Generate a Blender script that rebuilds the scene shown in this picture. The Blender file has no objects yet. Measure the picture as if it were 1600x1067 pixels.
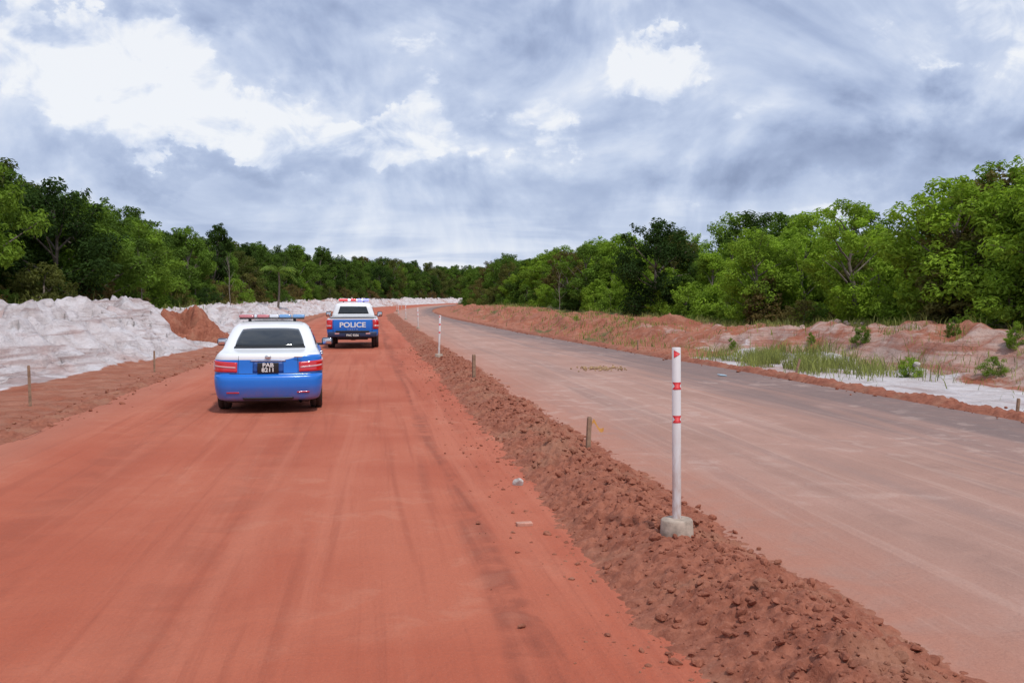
import bpy, math, random
import numpy as np
from mathutils import Vector
rng=np.random.default_rng(7); random.seed(7)
C=bpy.context.scene.collection
# ------------------------------------------------------------ noise
def _h(ix,iy,seed):
    a=(ix.astype(np.int64)*374761393+iy.astype(np.int64)*668265263+seed*974634777)&0xffffffff
    a=((a^(a>>13))*1274126177)&0xffffffff
    a=((a^(a>>16))*2246822519)&0xffffffff
    a=a^(a>>15)
    return (a&0xffffff)/float(0xffffff)
def vn(x,y,seed=0):
    x=np.asarray(x,float);y=np.asarray(y,float)
    ix=np.floor(x);iy=np.floor(y);fx=x-ix;fy=y-iy
    fx=fx*fx*fx*(fx*(fx*6-15)+10);fy=fy*fy*fy*(fy*(fy*6-15)+10)
    a=_h(ix,iy,seed);b=_h(ix+1,iy,seed);c=_h(ix,iy+1,seed);d=_h(ix+1,iy+1,seed)
    return (a+(b-a)*fx)*(1-fy)+(c+(d-c)*fx)*fy
def fbm(x,y,oct=4,seed=0,g=.5):
    t=0;a=1;n=0
    x=np.asarray(x,float);y=np.asarray(y,float)
    for i in range(oct):
        t=t+a*vn(x,y,seed+i*17);n+=a;a*=g
        x,y=x*1.9+y*.55+3.1,y*1.9-x*.35+7.7
    return t/n
def clods(x,y,cell,seed,fill=.8):
    x=x/cell;y=y/cell
    ix=np.floor(x);iy=np.floor(y);best=np.zeros_like(x)
    for dx in(-1,0,1):
        for dy in(-1,0,1):
            cx=ix+dx;cy=iy+dy
            px=cx+_h(cx,cy,seed);py=cy+_h(cx,cy,seed+5)
            r=.25+.5*_h(cx,cy,seed+9)
            on=_h(cx,cy,seed+13)<fill
            ang=_h(cx,cy,seed+21)*3.14
            ex=(x-px)*np.cos(ang)+(y-py)*np.sin(ang);ey=-(x-px)*np.sin(ang)+(y-py)*np.cos(ang)
            d2=(ex*ex+(ey*1.35)**2)/(r*r)
            v=np.where(on,r*np.sqrt(np.clip(1-d2,0,1)),0)
            best=np.maximum(best,v)
    return best*cell
def ss(a,b,x):
    t=np.clip((x-a)/(b-a),0,1);return t*t*(3-2*t)
# ------------------------------------------------------------ road line
_yy=np.array([-60,0,60,100,130,160,200,250,300,350,400,450,520,600,800,2500.])
_xx=np.array([10.7,2.1,-6.5,-12.2,-15.6,-17.8,-19.2,-18.6,-15.5,-11,-4.5,4,22,46,115,760.])
_ty=np.linspace(-60,2500,5121)
_tx=np.interp(_ty,_yy,_xx)
k=np.hanning(61);k/=k.sum()
_tp=np.pad(_tx,30,mode='reflect',reflect_type='odd');_tx=np.convolve(_tp,k,'valid')
def xc(y):
    y=np.asarray(y,float)
    return np.where(y>-60,np.interp(y,_ty,_tx),10.7-(y+60)*.143)
def sof(x,y): return x-xc(y)
def WR(y):return np.interp(y,[-40,15,25,33,52,82,140],[7.9,7.8,7.35,6.9,6.0,5.3,5.1])
def edgeL(y):return np.interp(y,[-40,20,40,59,100,150,300,500],[-27,-26,-24.5,-23,-19.5,-17.8,-17,-17])
def edgeR(y):return np.interp(y,[-40,30,45,60,80,100,115,150,500],[22,20.5,20,19.3,17.3,15.2,14.0,12.2,11.5])
def terrain_s(s,y):
    x=s+xc(y)
    z=np.full(np.broadcast(s,y).shape,-.04)
    toe=np.interp(y,[-50,20,40,80],[-9.3,-9.6,-8.0,-8.2])+ .9*(fbm(x*.25,y*.25,2,4)-.5)
    A=np.interp(y,[-50,24,30,38,48,60,90,140,260,420],[2.6,2.6,2.2,1.65,1.25,.95,1.0,1.2,1.5,1.6])
    d=toe-s
    rise=ss(0,5.5,d)
    m=fbm(x*.22+3,y*.16,3,31)
    mm=1-np.abs(2*fbm(x*.55+y*.25,y*.28-x*.1,3,77)-1)
    m2=1-np.abs(2*fbm(x*.75-y*.5,y*.5+x*.2,4,177)-1)
    z=z+rise*A*(.55+.75*m)+ss(.2,2,d)*(1-ss(9,14,d))*(mm-.72)*1.35*(.5+.5*rise)
    z=z-ss(.2,1.2,d)*(1-ss(7,12,d))*ss(.78,.97,m2)*.42
    z=z+ss(.1,1.2,d)*(1-ss(8,13,d))*(fbm(x*1.7,y*1.5,3,11)-.5)*.38
    z=z-ss(7,12,d)*A*.35
    z=z+ss(4,60,d)*3.2*ss(150,380,y)
    z=z-.05*ss(-6.9,-7.6,s)*(1-ss(0,1.5,d))*1.0
    z=z+ss(-7.1,-7.6,s)*(1-ss(0,1,d))*(fbm(x*2.5,y*1.5,3,211)-.5)*.10
    e=s-WR(y)-.1
    z=z-ss(0,1.6,e)*.28*ss(8,30,60-y*.5)
    toeR=5.3+.9*(fbm(x*.3,y*.2,2,91)-.5)*2
    toeR=toeR-ss(34,60,y)*3.2
    rr=ss(toeR,toeR+3.0,e)
    Hb=np.interp(y,[-50,20,32,45,70,120,300],[1.3,1.25,1.15,.95,.9,.85,.9])
    mr=1-np.abs(2*fbm(x*.45+9,y*.3,3,53)-1)
    z=z+rr*Hb*(.5+.8*fbm(x*.2,y*.17,3,61))+ss(toeR,toeR+1,e)*(1-ss(toeR+6,toeR+11,e))*(mr-.75)*.8
    z=z+ss(toeR-.5,toeR+1,e)*(1-ss(toeR+6,toeR+10,e))*(fbm(x*1.8,y*1.5,3,19)-.5)*.30
    z=z+ss(40,400,np.abs(s))*6*(fbm(x*.004,y*.004,2,5)-.2)
    return z
def terrain(x,y):
    x=np.asarray(x,float);y=np.asarray(y,float);return terrain_s(x-xc(y),y)
def berm_h(s,y,detail=True):
    x=s+xc(y)
    w=.36+.14*fbm(x*.7,y*.7,2,3)
    cen=.13+.22*(fbm(y*.35,y*0+.3,2,8)-.5)
    amp=np.interp(y,[0,6,8.5,11,14,30,80],[.19,.23,.19,.13,.12,.12,.13])
    h=amp*np.exp(-((s-cen)/w)**2)*(.6+.8*fbm(x*1.5,y*1.2,2,14))
    env=np.exp(-((s-cen)/(w*1.55))**4)*np.clip(.55+1.1*(fbm(x*1.8,y*1.6,3,88)-.25),.2,1.3)
    if detail:
        h=h+env*(clods(x,y,.17,1,.40)*.38+clods(x+3,y,.085,2,.7)*.68+clods(x,y+9,.042,3,.85)*.8)
        h=h+env*(fbm(x*11,y*11,3,15)-.5)*.055
    return h-.035+.02*env
# ------------------------------------------------------------ nodes
class M:
    def __init__(s,name):
        s.m=bpy.data.materials.new(name);s.m.use_nodes=True;s.nt=s.m.node_tree
        s.b=s.nt.nodes['Principled BSDF'];s.out=s.nt.nodes['Material Output']
    def n(s,t,**kw):
        nd=s.nt.nodes.new(t)
        for k,v in kw.items():
            setattr(nd,k,v)
        return nd
    def l(s,a,b):s.nt.links.new(a,b)
    def val(s,x,sock):
        if hasattr(x,'links') or hasattr(x,'is_linked'):s.l(x,sock)
        else:sock.default_value=x
    def math(s,op,a,b=None,clamp=False):
        nd=s.n('ShaderNodeMath',operation=op,use_clamp=clamp);s.val(a,nd.inputs[0])
        if b is not None:s.val(b,nd.inputs[1])
        return nd.outputs[0]
    def noise(s,vec,scale,detail=5,rough=.55,dist=0,dim='3D'):
        nd=s.n('ShaderNodeTexNoise',noise_dimensions=dim);nd.inputs['Scale'].default_value=scale;nd.inputs['Detail'].default_value=detail
        nd.inputs['Roughness'].default_value=rough;nd.inputs['Distortion'].default_value=dist
        if vec is not None:s.l(vec,nd.inputs['Vector'])
        return nd.outputs['Fac']
    def mapr(s,v,a,b,c=0,d=1,smooth=True):
        nd=s.n('ShaderNodeMapRange');nd.interpolation_type='SMOOTHSTEP' if smooth else 'LINEAR'
        s.val(v,nd.inputs[0])
        for i,q in enumerate((a,b,c,d)):nd.inputs[i+1].default_value=q
        return nd.outputs[0]
    def mix(s,f,a,b,bt='MIX'):
        nd=s.n('ShaderNodeMix',data_type='RGBA',blend_type=bt)
        s.val(f,nd.inputs[0])
        for q,sock in((a,nd.inputs[6]),(b,nd.inputs[7])):
            if isinstance(q,tuple):sock.default_value=(q+(1,))[:4]
            else:s.l(q,sock)
        return nd.outputs[2]
    def attr(s,name):
        return s.n('ShaderNodeAttribute',attribute_name=name)
    def mapping(s,vec,scale):
        nd=s.n('ShaderNodeMapping');nd.inputs['Scale'].default_value=scale;s.l(vec,nd.inputs[0]);return nd.outputs[0]
    def bump(s,h,strength,dist,prev=None):
        nd=s.n('ShaderNodeBump');nd.inputs['Strength'].default_value=strength;nd.inputs['Distance'].default_value=dist
        s.l(h,nd.inputs['Height'])
        if prev is not None:s.l(prev,nd.inputs['Normal'])
        return nd.outputs[0]
def simple(name,col,rough=.6,metal=0,coat=0,emit=None,es=0,spec=.5,noise=0,nscale=20):
    m=M(name);m.b.inputs['Base Color'].default_value=col+(1,)
    m.b.inputs['Roughness'].default_value=rough;m.b.inputs['Metallic'].default_value=metal
    m.b.inputs['Coat Weight'].default_value=coat;m.b.inputs['Specular IOR Level'].default_value=spec
    if emit:
        m.b.inputs['Emission Color'].default_value=emit+(1,);m.b.inputs['Emission Strength'].default_value=es
    if noise:
        tc=m.n('ShaderNodeTexCoord');f=m.noise(tc.outputs['Object'],nscale,6,.6)
        f=m.mapr(f,.3,.7,1-noise,1+noise)
        mu=m.n('ShaderNodeVectorMath',operation='SCALE');mu.inputs[0].default_value=col;m.l(f,mu.inputs['Scale'])
        m.l(mu.outputs[0],m.b.inputs['Base Color'])
    return m.m
# ------------------------------------------------------------ mesh helpers
def new_obj(name,me,parent=None,loc=(0,0,0),rot=(0,0,0),scale=(1,1,1)):
    o=bpy.data.objects.new(name,me);C.objects.link(o);o.location=loc;o.rotation_euler=rot;o.scale=scale
    if parent:o.parent=parent
    return o
def quads(name,V,F,mats,mi=None,smooth=True,attrs=None):
    V=np.ascontiguousarray(V,dtype=np.float32).reshape(-1,3);F=np.ascontiguousarray(F,dtype=np.int32)
    me=bpy.data.meshes.new(name)
    me.vertices.add(len(V));me.vertices.foreach_set('co',V.ravel())
    me.loops.add(F.size);me.loops.foreach_set('vertex_index',F.ravel())
    me.polygons.add(len(F));me.polygons.foreach_set('loop_start',np.arange(0,F.size,F.shape[1],dtype=np.int32))
    for m in mats:me.materials.append(m)
    if mi is not None:me.polygons.foreach_set('material_index',np.ascontiguousarray(mi,dtype=np.int32))
    me.update(calc_edges=True)
    me.polygons.foreach_set('use_smooth',np.full(len(F),smooth))
    if attrs:
        for k,a in attrs.items():
            a=np.asarray(a,dtype=np.float32)
            if a.ndim==1:
                at=me.attributes.new(k,'FLOAT','POINT');at.data.foreach_set('value',a)
            else:
                at=me.attributes.new(k,'FLOAT_VECTOR','POINT');at.data.foreach_set('vector',np.ascontiguousarray(a).ravel())
    me.validate();me.update()
    return me
def gridF(R,Cc,close=False):
    i=np.arange(R-1)[:,None]*Cc
    if close:
        j=np.arange(Cc)[None,:];j2=(j+1)%Cc
    else:
        j=np.arange(Cc-1)[None,:];j2=j+1
    return np.stack([i+j,i+j2,i+Cc+j2,i+Cc+j],-1).reshape(-1,4)
def pyd(name,V,F,mats,smooth=True,mi=None):
    me=bpy.data.meshes.new(name);me.from_pydata([tuple(v) for v in V],[],[tuple(f) for f in F])
    for m in mats:me.materials.append(m)
    for i,p in enumerate(me.polygons):
        p.use_smooth=smooth
        if mi is not None:p.material_index=mi[i]
    me.update();return me
def box(c,s,b=.0):
    import bmesh
    bm=bmesh.new();bmesh.ops.create_cube(bm,size=1)
    for v in bm.verts:v.co=Vector((v.co.x*s[0],v.co.y*s[1],v.co.z*s[2]))
    if b>0:bmesh.ops.bevel(bm,geom=list(bm.edges),offset=b,segments=3,profile=.5,affect='EDGES')
    V=[(v.co.x+c[0],v.co.y+c[1],v.co.z+c[2]) for v in bm.verts];F=[[v.index for v in f.verts] for f in bm.faces]
    bm.free();return V,F
def join(parts):
    V=[];F=[]
    for v,f in parts:
        o=len(V);V+=list(map(tuple,v));F+=[[i+o for i in q] for q in f]
    return V,F
def tube(pts,rad,n=7):
    pts=np.array(pts,float);rad=np.array(rad,float);R=len(pts)
    d=np.gradient(pts,axis=0);d/=np.linalg.norm(d,axis=1)[:,None]+1e-9
    ref=np.array([1,0,0.]) if abs(d[0][0])<.8 else np.array([0,1,0.])
    a=np.cross(d,ref);a/=np.linalg.norm(a,axis=1)[:,None]+1e-9;b=np.cross(d,a)
    t=np.linspace(0,2*np.pi,n,endpoint=False)
    V=pts[:,None,:]+rad[:,None,None]*(np.cos(t)[None,:,None]*a[:,None,:]+np.sin(t)[None,:,None]*b[:,None,:])
    return V.reshape(-1,3),gridF(R,n,True)
def lathe(prof,n=40,axis='z'):
    t=np.linspace(0,2*np.pi,n,endpoint=False);V=[]
    for r,h in prof:
        for a in t:
            if axis=='z':V.append((r*math.cos(a),r*math.sin(a),h))
            else:V.append((h,r*math.cos(a),r*math.sin(a)))
    return V,[list(map(int,f)) for f in gridF(len(prof),n,True)]
# ------------------------------------------------------------ soil materials
def soil_road(name,kind):
    m=M(name);at=m.attr('suv');v=at.outputs['Vector']
    sep=m.n('ShaderNodeSeparateXYZ');m.l(v,sep.inputs[0]);s=sep.outputs[0]
    tc=m.n('ShaderNodeTexCoord');P=tc.outputs['Object']
    st1=m.noise(m.mapping(v,(1.6,.09,1)),1,6,.62,.5,'2D')
    st2=m.noise(m.mapping(v,(6,.16,1)),1,5,.6,.4,'2D')
    big=m.noise(P,.35,4,.6,.4,'2D');mid=m.noise(P,2.2,6,.62,.3,'2D');fine=m.noise(P,38,5,.7,0,'2D');gr=m.noise(P,130,2,.6,0,'2D')
    if kind=='L':
        c=m.mix(m.mapr(big,.3,.7),(.42,.104,.056),(.475,.138,.078))
        c=m.mix(m.mapr(st1,.45,.72,0,.60),c,(.515,.170,.102))
        c=m.mix(m.mapr(st2,.50,.72,0,.45),c,(.335,.084,.047))
        for cen,w,f in((-5.0,.55,.36),(-3.2,.5,.32),(-1.35,.20,.85)):
            dd=m.math('ABSOLUTE',m.math('SUBTRACT',m.math('ADD',s,m.math('MULTIPLY',m.math('SUBTRACT',st1,.5),.9)),cen))
            k=m.mapr(dd,0,w,f,0)
            k=m.math('MULTIPLY',k,m.mapr(mid,.35,.6,.15,1))
            c=m.mix(k,c,(.275,.072,.042))
        pale=m.math('MULTIPLY',m.mapr(mid,.50,.68),m.mapr(big,.45,.65))
        c=m.mix(m.math('MULTIPLY',pale,.32),c,(.54,.22,.14))
        c=m.mix(m.mapr(s,-5.6,-6.6,0,.55),c,(.41,.165,.11))
    else:
        c=m.mix(m.mapr(big,.3,.7),(.375,.220,.172),(.45,.265,.21))
        c=m.mix(m.mapr(st1,.45,.7,0,.6),c,(.31,.205,.175))
        c=m.mix(m.mapr(st2,.5,.72,0,.55),c,(.49,.325,.265))
        c=m.mix(m.math('MULTIPLY',m.mapr(s,2.4,.4),m.mapr(mid,.25,.6,.4,1)),c,(.43,.19,.13))
        sw=m.math('ADD',s,m.math('MULTIPLY',m.math('SUBTRACT',st1,.5),3.2))
        k=m.math('MULTIPLY',m.mapr(sw,4.0,7.0,0,.82),m.mapr(mid,.25,.6,.8,1))
        c=m.mix(k,c,(.165,.130,.126))
        for cen,w,f in((2.2,.3,.35),(4.1,.3,.35)):
            dd=m.math('ABSOLUTE',m.math('SUBTRACT',m.math('ADD',s,m.math('MULTIPLY',m.math('SUBTRACT',st1,.5),.8)),cen))
            c=m.mix(m.math('MULTIPLY',m.mapr(dd,0,w,f,0),m.mapr(mid,.35,.6,.2,1)),c,(.26,.155,.125))
        pale=m.math('MULTIPLY',m.mapr(mid,.50,.66),m.mapr(big,.42,.6))
        c=m.mix(m.math('MULTIPLY',pale,.38),c,(.55,.40,.34))
    c=m.mix(m.mapr(fine,.35,.7,0,.28),c,m.mix(.5,c,(.2,.07,.05)))
    c=m.mix(m.mapr(gr,.62,.75,0,.25),c,(.55,.33,.25))
    m.l(c,m.b.inputs['Base Color'])
    m.b.inputs['Roughness'].default_value=.9;m.b.inputs['Specular IOR Level'].default_value=.2
    b=m.bump(mid,.45,.07);b=m.bump(fine,.6,.014,b);b=m.bump(st2,.35,.04,b)
    m.l(b,m.b.inputs['Normal']);return m.m
def ground_mat():
    m=M('ground_soil');tc=m.n('ShaderNodeTexCoord');P=tc.outputs['Object']
    z=m.attr('zone');sp=m.n('ShaderNodeSeparateXYZ');m.l(z.outputs['Vector'],sp.inputs[0])
    sand,green,pink=sp.outputs
    big=m.noise(P,.25,4,.6,.4,'2D');mid=m.noise(P,1.6,7,.65,.5);fine=m.noise(P,14,6,.7,0)
    lay=m.noise(m.mapping(P,(.35,.12,3.5)),1.2,6,.65,.8)
    red=m.mix(m.mapr(mid,.3,.7),(.37,.120,.068),(.45,.20,.130))
    sn=m.mix(m.mapr(mid,.3,.7),(.58,.50,.49),(.72,.67,.68))
    sn=m.mix(m.mapr(lay,.50,.66,0,.85),sn,(.40,.28,.26))
    sn=m.mix(m.mapr(big,.54,.70,0,.6),sn,(.50,.31,.27))
    pk=m.mix(m.mapr(mid,.3,.7),(.44,.24,.185),(.58,.42,.36))
    pk=m.mix(m.mapr(lay,.44,.62,0,.85),pk,(.38,.15,.10))
    jit=m.math('MULTIPLY',m.math('SUBTRACT',mid,.5),.9)
    c=m.mix(m.mapr(m.math('ADD',pink,jit),.35,.6),red,pk)
    c=m.mix(m.mapr(m.math('ADD',sand,jit),.38,.55),c,sn)
    gn=m.mix(m.mapr(mid,.35,.65),(.055,.075,.025),(.13,.15,.05))
    gn=m.mix(m.mapr(fine,.45,.65,0,.7),gn,(.28,.18,.10))
    c=m.mix(m.mapr(m.math('ADD',green,m.math('MULTIPLY',jit,1.2)),.4,.6),c,gn)
    c=m.mix(m.mapr(fine,.5,.75,0,.35),c,m.mix(.55,c,(.12,.06,.05)))
    m.l(c,m.b.inputs['Base Color']);m.b.inputs['Roughness'].default_value=.95;m.b.inputs['Specular IOR Level'].default_value=.2
    b=m.bump(mid,.9,.30);b=m.bump(lay,.6,.16,b);b=m.bump(fine,.8,.06,b);m.l(b,m.b.inputs['Normal']);return m.m
def berm_mat():
    m=M('loose_dirt');tc=m.n('ShaderNodeTexCoord');P=tc.outputs['Object']
    big=m.noise(P,1.2,4,.6);mid=m.noise(P,9,5,.65);fine=m.noise(P,60,5,.7)
    c=m.mix(m.mapr(mid,.3,.7),(.225,.072,.043),(.36,.134,.082))
    c=m.mix(m.mapr(big,.48,.66,0,.65),c,(.34,.165,.105))
    c=m.mix(m.mapr(fine,.55,.72,0,.5),c,(.46,.24,.17))
    c=m.mix(m.mapr(fine,.45,.3,0,.5),c,(.12,.04,.025))
    m.l(c,m.b.inputs['Base Color']);m.b.inputs['Roughness'].default_value=.95;m.b.inputs['Specular IOR Level'].default_value=.2
    b=m.bump(mid,.7,.03);b=m.bump(fine,.8,.01,b);m.l(b,m.b.inputs['Normal']);return m.m
MB=berm_mat();MG=ground_mat()
# ------------------------------------------------------------ ground
ys=[-40.];
while ys[-1]<620:ys.append(ys[-1]+max(.12,.0065*abs(ys[-1])))
ys+=list(np.geomspace(640,4000,30));ys=np.array([-3000,-1500,-700,-300,-120,-60]+ys)
cs=np.concatenate([-np.geomspace(3500,62,16),np.arange(-60,-18,1.),np.arange(-18,-7.4,.13),np.arange(-7.4,4.9,1.2),np.arange(5.,21,.15),np.arange(21,60,1.),np.geomspace(62,3500,16)])
S,Y=np.meshgrid(cs,ys);X=S+xc(Y);Z=terrain_s(S,Y)
E=S-WR(Y)-.1
toe=np.interp(Y,[-50,20,40,80],[-9.3,-9.6,-8.0,-8.2])
nn=fbm(X*.3,Y*.3,3,44)
sand=ss(-.2,.8,toe-S)*(1-ss(10.5,13,toe-S))
sand=sand*np.where(Y>55,.35+.55*(fbm(X*.08,Y*.06,2,71)),1)
sandR=ss(.5,1.3,E)*(1-ss(5.4,6.6,E-(nn-.5)*2))*(1-ss(26,44,Y+E*-1.2+ (nn-.5)*10))
sand=np.maximum(sand,sandR*.80)
pink=ss(3,6,E)*(1-ss(11,15,E))*(.15+.75*nn)*1.1*(1-.5*ss(35,60,Y))
pink=np.maximum(pink,ss(.1,.8,toe-S)*(1-ss(9,13,toe-S))*.8)
pink=np.maximum(pink,sandR*.6)
green=ss(-3.6,-1.2,S-edgeR(Y)+(nn-.5)*4)+ss(-2.5,0,edgeL(Y)-S+(nn-.5)*3)
green=np.clip(green+ (E>1.5)*(S<25)*(Y>40)*ss(.58,.72,fbm(X*.5,Y*.25,4,12))*.5,0,1)
quadsF=gridF(len(ys),len(cs))
zone=np.stack([sand,green,pink],-1).reshape(-1,3)
me=quads('ground',np.stack([X,Y,Z],-1),quadsF,[MG],attrs={'zone':zone})
new_obj('ground',me)
# ------------------------------------------------------------ roads
def road(name,s0,s1,mat,n):
    r=[-40.]
    while r[-1]<700:r.append(r[-1]+max(.12,.01*abs(r[-1])))
    r=np.array(r);c=np.linspace(s0,s1,n);S,Y=np.meshgrid(c,r);S0=S.copy()
    edge=.25*(fbm(Y*.6,S*0,3,int(abs(s0)*10))-.5)*(np.abs(S-(s0 if abs(s0)>1 else s1))<.01)*2
    if s0>0:S=.15+(S-.15)/(s1-.15)*(WR(Y)-.15)
    X=S+edge+xc(Y)
    Z=.018*(fbm(X*.5,Y*.15,3,33)-.5)*2*.6-.012*np.exp(-((S+1.35)/.2)**2)
    me=quads(name,np.stack([X,Y,Z],-1),gridF(len(r),n),[mat],attrs={'suv':np.stack([S0,Y,0*S],-1).reshape(-1,3)})
    return new_obj(name,me)
road('dirt_road',-6.8,.15,soil_road('red_laterite','L'),60)
road('dirt_road',.15,7.8,soil_road('brown_laterite','R'),60)
# ------------------------------------------------------------ median berm + clods
import bmesh
bm=bmesh.new();bmesh.ops.create_icosphere(bm,subdivisions=2,radius=1);ICO_V=np.array([v.co[:] for v in bm.verts]);ICO_F=np.array([[v.index for v in f.verts] for f in bm.faces]);bm.free()
def clod_mesh(pos,size,flat=.75):
    n=len(pos);V=np.empty((n,len(ICO_V),3))
    for i in range(n):
        a=rng.normal(size=(3,3));q,_=np.linalg.qr(a)
        off=rng.normal(size=(5,3));off/=np.linalg.norm(off,axis=1)[:,None]
        d=ICO_V.copy()
        for o in off:
            pr=d@o;lim=rng.uniform(.45,.85);d=d-np.clip(pr-lim,0,None)[:,None]*o*.9
        d=d*(1+.12*rng.normal(size=(len(d),1))*.6)*np.array([1,rng.uniform(.6,1),rng.uniform(.5,.9)])
        d=d@q;d[:,2]*=flat;V[i]=pos[i]+d*size[i]
    F=(np.arange(n)[:,None,None]*len(ICO_V)+ICO_F[None]).reshape(-1,3)
    return V.reshape(-1,3),F
r=[2.2]
while r[-1]<110:r.append(r[-1]+max(.015,.0026*r[-1]))
r=np.array(r);c=np.linspace(-.85,1.25,140);S,Y=np.meshgrid(c,r)
H=berm_h(S,Y)
V1=np.stack([S+xc(Y),Y,H],-1).reshape(-1,3);F1=gridF(len(r),len(c))
berm=new_obj('dirt_berm',quads('dirt_berm',V1,F1,[MB],smooth=True))
n=8500
y=3+ (rng.random(n)**1.6)*34;s=.13+rng.normal(size=n)*.33
s=np.where(s>.8,.13+rng.random(n)*.4,s)
side=rng.random(n)<.20;s=np.where(side,rng.normal(size=n)*.24-.66,s)
size=np.clip(.008*(rng.pareto(2.0,n)+1),.008,.044);size=np.where(side,size*.6,size)
big=rng.random(n)<.010;size=np.where(big&~side,rng.uniform(.04,.062,n),size)
z=np.maximum(berm_h(s,y),0.0)+size*.25
V2,F2=clod_mesh(np.stack([s+xc(y),y,z],-1),size)
new_obj('clods',quads('clods',V2,F2,[MB],smooth=False),parent=berm)
for right,seed,y0,hh in((True,5,4,.10),(False,9,6,.05)):
    cf=(lambda q:WR(q)+.12) if right else (lambda q:-6.95+0*q)
    r=[float(y0)]
    while r[-1]<120:r.append(r[-1]+max(.05,.005*r[-1]))
    r=np.array(r);c=np.linspace(-.5,.5,34);S,Y=np.meshgrid(c,r);X=cf(Y)+S+xc(Y)
    env=np.exp(-(S/.3)**4)
    H=-.07+env*(.05+hh*(.5+fbm(X*1.2,Y*.8,3,seed))*np.exp(-(S/.28)**2)+clods(X,Y,.17,seed,.6)*.4+clods(X,Y,.08,seed+3,.7)*.5)
    o=new_obj('dirt_berm',quads('dirt_windrow',np.stack([X,Y,H],-1),gridF(len(r),len(c)),[MB]))
    n=500;y=y0+8+rng.random(n)**1.4*50;s=cf(y)+rng.normal(size=n)*.25;sz=np.clip(.015*(rng.pareto(2,n)+1),.015,.06)
    V2,F2=clod_mesh(np.stack([s+xc(y),y,sz*.4],-1),sz);new_obj('clods',quads('clods',V2,F2,[MB],smooth=False),parent=o)
# ------------------------------------------------------------ trees
def leaf_mat(name,rough=.5):
    m=M(name);oi=m.n('ShaderNodeObjectInfo');lv=m.attr('lv').outputs['Fac']
    c=m.mix(1,oi.outputs['Color'],m.mix(m.mapr(lv,0,1,0,1,False),(.55,.55,.6),(1.45,1.45,1.15)),'MULTIPLY')
    d=m.n('ShaderNodeBsdfDiffuse');t=m.n('ShaderNodeBsdfTranslucent')
    m.l(c,d.inputs[0]);m.l(m.mix(1,c,(1.3,1.35,.6),'MULTIPLY'),t.inputs[0])
    a=m.n('ShaderNodeMixShader');a.inputs[0].default_value=.33;m.l(d.outputs[0],a.inputs[1]);m.l(t.outputs[0],a.inputs[2])
    m.l(a.outputs[0],m.out.inputs[0]);m.nt.nodes.remove(m.b);return m.m
ML=leaf_mat('leaves');MK=simple('bark',(.16,.13,.105),.9,noise=.35,nscale=9)
def leaves(cent,rad,n,size,zs=.75):
    cent=np.array(cent);rad=np.array(rad)
    p=rad**2.2;p/=p.sum();idx=rng.choice(len(rad),n,p=p)
    d=rng.normal(size=(n,3));d/=np.linalg.norm(d,axis=1)[:,None]
    rr=rad[idx]*(.35+.75*rng.random(n)**.6)
    pos=cent[idx]+d*rr[:,None]*np.array([1,1,zs])
    nm=d*.65+np.array([0,0,.55])+rng.normal(size=(n,3))*.38;nm/=np.linalg.norm(nm,axis=1)[:,None]
    t=np.cross(nm,rng.normal(size=(n,3)));t/=np.linalg.norm(t,axis=1)[:,None]+1e-9;b=np.cross(nm,t)
    L=(size*(.55+.8*rng.random(n)))[:,None];W=L*.42
    V=np.stack([pos-t*L,pos+b*W+nm*L*.1,pos+t*L-nm*L*.25,pos-b*W+nm*L*.1],1).reshape(-1,3)
    F=np.arange(4*n).reshape(n,4)
    cr=rng.random(len(rad));lv=np.repeat(.6*cr[idx]+.4*rng.random(n),4)
    return V,F,lv
def tree_mesh(name,H,R,base,n,size,ncl,lean=.3,rc=(.55,1.05),toph=1.0):
    parts=[];top=np.array([rng.normal()*lean,rng.normal()*lean,H*.82])
    tp=[np.array([0,0,-.5]),np.array([0,0,.0])]
    for k in range(1,6):
        f=k/5;tp.append(top*f+rng.normal(size=3)*np.array([.12,.12,0]))
    tr=np.interp(np.linspace(0,1,7),[0,1],[.02*H+.02,.03])
    parts.append(tube(tp,tr,8))
    cen=[];rad=[]
    tpa=np.array(tp)
    for i in range(ncl):
        h=base+(1-base)*((i+rng.random())/ncl)
        hz=h*H
        q=(h-base)/(1-base);prof=math.sin(math.pi*min(1,(.16+.80*q)))**.7
        a=i*2.399+rng.normal()*.4;ro=R*prof*(.25+.75*rng.random()**.5)*(.8+.4*rng.random())
        rcl=rng.uniform(*rc)*(.8+.3*prof)
        c=np.array([math.cos(a)*ro,math.sin(a)*ro,hz-rcl*.5])+np.array([top[0],top[1],0])*h
        cen.append(c);rad.append(rcl)
        if i%2==0 or q<.3:
            hb=max(.12,h-.22-.1*rng.random())*H
            p0=np.array([np.interp(hb,tpa[:,2],tpa[:,0]),np.interp(hb,tpa[:,2],tpa[:,1]),hb])
            mid=(p0+c)/2+np.array([0,0,.25*rng.normal()])
            parts.append(tube([p0,mid,c,c+(c-mid)*.35],[.008*H,.005*H,.003*H,.008],5))
    for i in range(int(ncl*1.3)):
        j=rng.integers(ncl);d=rng.normal(size=3);d/=np.linalg.norm(d);d[2]=abs(d[2])*.9
        cen.append(cen[j]+d*rad[j]*1.2);rad.append(rad[j]*rng.uniform(.25,.5))
    LV,LF,lv=leaves(cen,rad,n,size)
    V=[];F=[];o=0
    for v,f in parts:
        V.append(v);F.append(f+o);o+=len(v)
    nb=sum(len(f) for f in F);F.append(LF+o);V.append(LV)
    V=np.concatenate(V);F=np.concatenate(F)
    mi=np.zeros(len(F),int);mi[nb:]=1
    at=np.concatenate([np.zeros(o),lv])
    return quads(name,V,F,[MK,ML],mi,smooth=False,attrs={'lv':at})
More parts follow.
